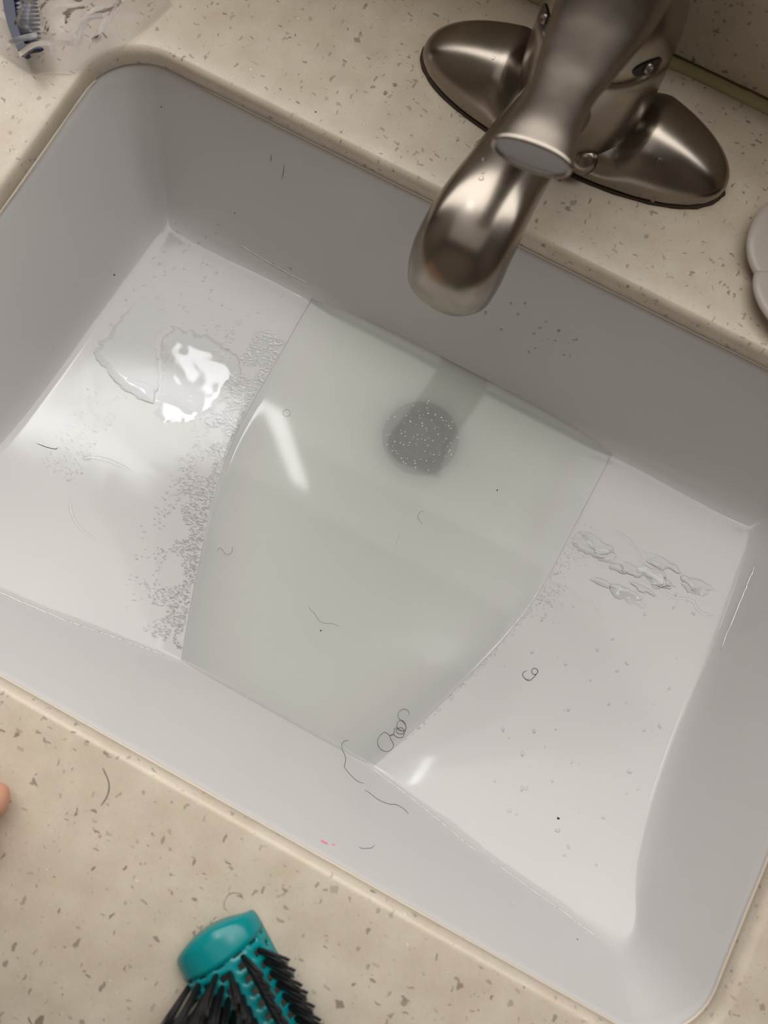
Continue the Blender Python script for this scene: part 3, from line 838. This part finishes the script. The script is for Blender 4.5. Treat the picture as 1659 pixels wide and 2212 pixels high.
for j in range(24):
    for i, deg in enumerate((-66, -50, -36, -22, -8, 8, 30, 54)):
        s = .0080 + .0045 * j + (.0020 if i % 2 else 0)
        if s > LEN - .004: continue
        a = math.radians(deg); n_ = (wd * math.sin(a) + Vector((0, 0, math.cos(a)))).normalized()
        n_ = (n_ + ax * rnd.gauss(.36 + (.35 if deg > 20 else 0), .05) + wd * rnd.gauss(0, .04)).normalized()
        if tuft is None: tuft = mesh_obj('bristle_tuft', tv, tf, M['black']); o = tuft
        else: o = tuft.copy(); C.objects.link(o)
        if deg > 20: o.scale = (1, 1, .72)
        o.parent = hb; o.location = bp_(s, a) - org; o.rotation_euler = n_.to_track_quat('Z', 'Y').to_euler()

# ---------------------------------------------------------------- comb in a clear plastic bag
cb = empty('comb', (-.2375, .107, .006), 'dark navy comb inside the clear plastic bag at the top left', 'comb')
SO = [(-.300, .170), (-.2750, .1410), (-.2580, .1222), (-.2531, .1163), (-.2476, .1109), (-.2417, .1058), (-.2370, .1025), (-.2335, .1022)]
SI = [(-.295, .173), (-.2705, .1435), (-.2536, .1247), (-.2487, .1188), (-.2440, .1130), (-.2391, .1087), (-.2343, .1055), (-.2325, .1040)]
def prism(lo, hi, z0, z1):
    n = len(lo); V = []
    for z in (z0, z1):
        V += [(x, y, z) for x, y in lo] + [(x, y, z) for x, y in hi]
    F = []
    for i in range(n - 1):
        F += [(2 * n + i, 2 * n + i + 1, 3 * n + i + 1, 3 * n + i), (i, n + i, n + i + 1, i + 1), (i, i + 1, 2 * n + i + 1, 2 * n + i), (n + i, 3 * n + i, 3 * n + i + 1, n + i + 1)]
    F += [(0, 2 * n, 3 * n, n), (n - 1, 2 * n - 1, 4 * n - 1, 3 * n - 1)]
    return V, F
s_ = mesh_obj('spine', *prism(SO, SI, .0075, .0115), M['navy'], smooth=False); keep(s_, cb)
TL = [(-.2524, .1244), (-.2506, .1224), (-.2491, .1206), (-.2474, .1187), (-.2460, .1170), (-.2443, .1152), (-.2427, .1135), (-.2409, .1118), (-.2394, .1105), (-.2376, .1090)]
TR = [(-.2439, .1284), (-.2425, .1269), (-.2411, .1252), (-.2396, .1234), (-.2382, .1216), (-.2368, .1196), (-.2354, .1176), (-.2340, .1158), (-.2328, .1138), (-.2320, .1120)]
for k in range(1, 14):
    TL.insert(0, (TL[0][0] - .0017, TL[0][1] + .0019)); TR.insert(0, (TR[0][0] - .0016, TR[0][1] + .0018))
for (x0, y0), (x1, y1) in zip(TL, TR):
    a, b = Vector((x0, y0, .0095)), Vector((x1, y1, .0095)); a = a - (b - a) * .12
    v, f = tube([a, a.lerp(b, .5), a.lerp(b, .9), b], [(.00062, .0016), (.00055, .0013), (.0004, .0008), (.0002, .0004)], 8)
    keep(mesh_obj('tooth', v, f, M['navy']), cb)
v, f = tube([Vector((-.2365, .1045, .0095)), Vector((-.2335, .1060, .0095)), Vector((-.2300, .1083, .0095)), Vector((-.2285, .1093, .0095))], [(.0016, .0018), (.0014, .0016), (.0011, .0013), (.0005, .0006)], 10)
keep(mesh_obj('end_tooth', v, f, M['navy']), cb)
OUT = [(-.1960, .165), (-.1995, .1500), (-.2030, .1374), (-.2045, .1290), (-.2065, .1251), (-.2105, .1157), (-.2164, .1113), (-.2257, .1063), (-.2335, .1011), (-.2388, .1010), (-.2476, .1018), (-.2640, .1040), (-.290, .120), (-.310, .160), (-.290, .200), (-.230, .200)]
def bag_mesh(amp, seed, z0, zmax):
    D = []
    n = len(OUT)
    for i in range(n):
        a, b = Vector(OUT[i]), Vector(OUT[(i + 1) % n]); m = max(2, int((b - a).length / .002))
        D += [a.lerp(b, k / m) for k in range(m)]
    c = Vector((-.240, .140)); V, F = [], []; m = len(D); nr = 44
    def ridge(x, y, s):
        q = Vector((x * s + seed, y * s, seed)); v = 1 - abs(noise.noise(q)) * 2.4
        return max(0, v)
    for j in range(nr + 1):
        f = 1 - j / nr * .97
        e = min(1, (1 - f) / .28) ** .6
        for q in D:
            p = c + (q - c) * f
            wx = p.x + .004 * noise.noise(Vector((p.x * 60, p.y * 60, seed))); wy = p.y + .004 * noise.noise(Vector((p.x * 60, p.y * 60, seed + 4)))
            h = z0 + e * (zmax * (.55 + .45 * noise.noise(Vector((wx * 26, wy * 26, seed)))) + amp * (ridge(wx, wy, 38) * .9 + .5 * ridge(wx, wy, 85)))
            V.append((p.x, p.y, max(.0006, h)))
    for j in range(nr):
        for k in range(m): a = j * m + k; b = j * m + (k + 1) % m; F.append((a, b, b + m, a + m))
    return V, F
bag = mesh_obj('plastic_bag', *bag_mesh(.0028, 2.3, .0008, .0125), M['plastic'], smooth=False, label='crumpled clear plastic bag at the top left corner of the sink', category='bag')
# folds of the film standing up as thin double layers
folds = [[(-.2325, .0995), (-.2273, .1065), (-.2199, .1140), (-.2163, .1180), (-.2163, .1259), (-.2150, .1341), (-.2145, .1400)],
         [(-.2163, .1180), (-.2148, .1290), (-.2110, .1357)], [(-.2080, .1420), (-.2069, .1284), (-.2075, .1180)],
         [(-.2398, .1015), (-.2358, .1045), (-.2318, .1122)], [(-.2060, .1270), (-.2045, .1240), (-.2085, .1215)], [(-.2207, .1065), (-.2222, .1093)]]
parts = []
for fo in folds:
    path = catmull([(x, y, .0150 + .002 * math.sin(i * 1.7)) for i, (x, y) in enumerate(fo)], 6)
    V, F = [], []
    for i, p in enumerate(path):
        k = .0006 + .0014 * abs(noise.noise(p * 150))
        for dz_, ox in ((-.003, -k), (0, 0), (.0004, k * .2), (-.0028, k * 1.3)): V.append((p.x + ox, p.y + ox * .4, p.z + dz_))
    for i in range(len(path) - 1):
        for k in range(3): a = i * 4 + k; F.append((a, a + 1, a + 5, a + 4))
    parts.append((V, F))
fl = mesh_obj('fold', *join(*parts), clearish('plastic_fold', 1.3, .30, tint=(.95, .95, .95), extra=.0, haze=.22, hazecol=(.8, .78, .78)), label='bright standing creases of the bag'); fl.parent = bag; fl['kind'] = 'stuff'

# ---------------------------------------------------------------- petal-rimmed white dish at the right edge
dc = Vector((.141, .192))
dish = empty('soap_dish', (dc.x, dc.y, 0), 'pale rounded dish with a notched petal rim at the right edge', 'dish')
def petal(a0, a1, lift, R):
    V, F = [], []; na, nr = 26, 12
    for i in range(na + 1):
        t = i / na; a = a0 + (a1 - a0) * t
        r1 = R * (1 - .10 * (2 * abs(t - .5)) ** 2.6)
        for j in range(nr + 1):
            q = j / nr; r = r1 * q
            z = .0012 + lift + .0065 * q ** 2 * (1 - .25 * (2 * t - 1) ** 2) - (.0008 if j == nr else 0)
            V.append((dc.x + r * math.cos(a), dc.y + r * math.sin(a), z))
    m = nr + 1
    for i in range(na):
        for j in range(nr): a = i * m + j; F.append((a, a + 1, a + 1 + m, a + m))
    return V, F
for k in range(6):
    a0 = math.radians(211 - 60 * (k + 1)) ; a1 = a0 + math.radians(62)
    o = mesh_obj('petal', *petal(a0, a1, .0004 * (k % 2), .0468), M['dish']); keep(o, dish)
    md = o.modifiers.new('s', 'SOLIDIFY'); md.thickness = .0012; md.offset = 0

# ---------------------------------------------------------------- the hand resting on the counter at the left edge
def hand():
    me = bpy.data.meshes.new('hand'); bm = bmesh.new(); ly = bm.verts.layers.skin.verify()
    def v(p, r):
        q = bm.verts.new(p); q[ly].radius = (r, r) if not isinstance(r, tuple) else r; return q
    def chain(start, pts):
        p = start
        for c, r in pts:
            q = v(c, r); bm.edges.new((p, q)); p = q
        return p
    # finger direction in the counter plane, tips point to the right of the picture
    d = Vector((.90, .43, 0)).normalized(); s = Vector((.43, -.90, 0)).normalized()   # s: towards the viewer side
    tip = Vector((-.0620, -.1725, 0))
    def P(along, side, z): return tip - d * along + s * side + Vector((0, 0, z))
    root = v(P(.165, .030, .040), (.030, .020)); root[ly].use_root = True
    palm = v(P(.115, .026, .036), (.036, .015)); bm.edges.new((root, palm))
    chain(root, [(P(.23, .040, .055), .025), (P(.32, .060, .075), .030), (P(.44, .085, .10), .036)])
    for kx, side, L in ((0, 0, 0), (1, .0175, .0045), (2, .0355, .015), (3, .053, .028)):
        kn = P(.082 + L * .6, side * 1.02, .034)
        b = chain(palm, [(kn, .0098)])
        chain(b, [(P(.048 + L, side, .034), .0088), (P(.022 + L, side, .021), .0082), (P(.006 + L, side, .0095), .0078), (P(.000 + L, side, .0080), .0062)])
    chain(root, [(P(.130, -.020, .026), .0125), (P(.095, -.038, .016), .0105), (P(.068, -.044, .0105), .0088), (P(.055, -.045, .0095), .0070)])
    bm.to_mesh(me); bm.free()
    o = bpy.data.objects.new('hand', me); C.objects.link(o)
    me.materials.append(M['skin'])
    sk = o.modifiers.new('skin', 'SKIN'); sk.use_smooth_shade = True
    sb = o.modifiers.new('sub', 'SUBSURF'); sb.levels = 2; sb.render_levels = 2
    return o, P
pe = empty('person', (-.20, -.22, 0), "person's hand resting on the counter at the left edge, only fingertips in view", 'person')
ho, HP = hand(); keep(ho, pe)
for side, L in ((0, 0), (.0175, .0045), (.0355, .015), (.053, .028)):
    c = HP(.0065 + L, side, .0170); d = Vector((.90, .43, -.35)).normalized(); s2 = Vector((.43, -.90, 0)).normalized(); u = s2.cross(d).normalized()
    if u.z < 0: u = -u
    V, F = [], []
    for i in range(7):
        for j in range(7):
            a = (j - 3) / 3; b = (i - 3) / 3
            V.append(c + d * b * .0052 * (1 - .15 * a * a) + s2 * a * .0048 + u * (-.0013 * a * a - .0007 * b * b))
    for i in range(6):
        for j in range(6): q = i * 7 + j; F.append((q, q + 1, q + 8, q + 7))
    n_ = mesh_obj('fingernail', V, F, M['nail']); keep(n_, pe)
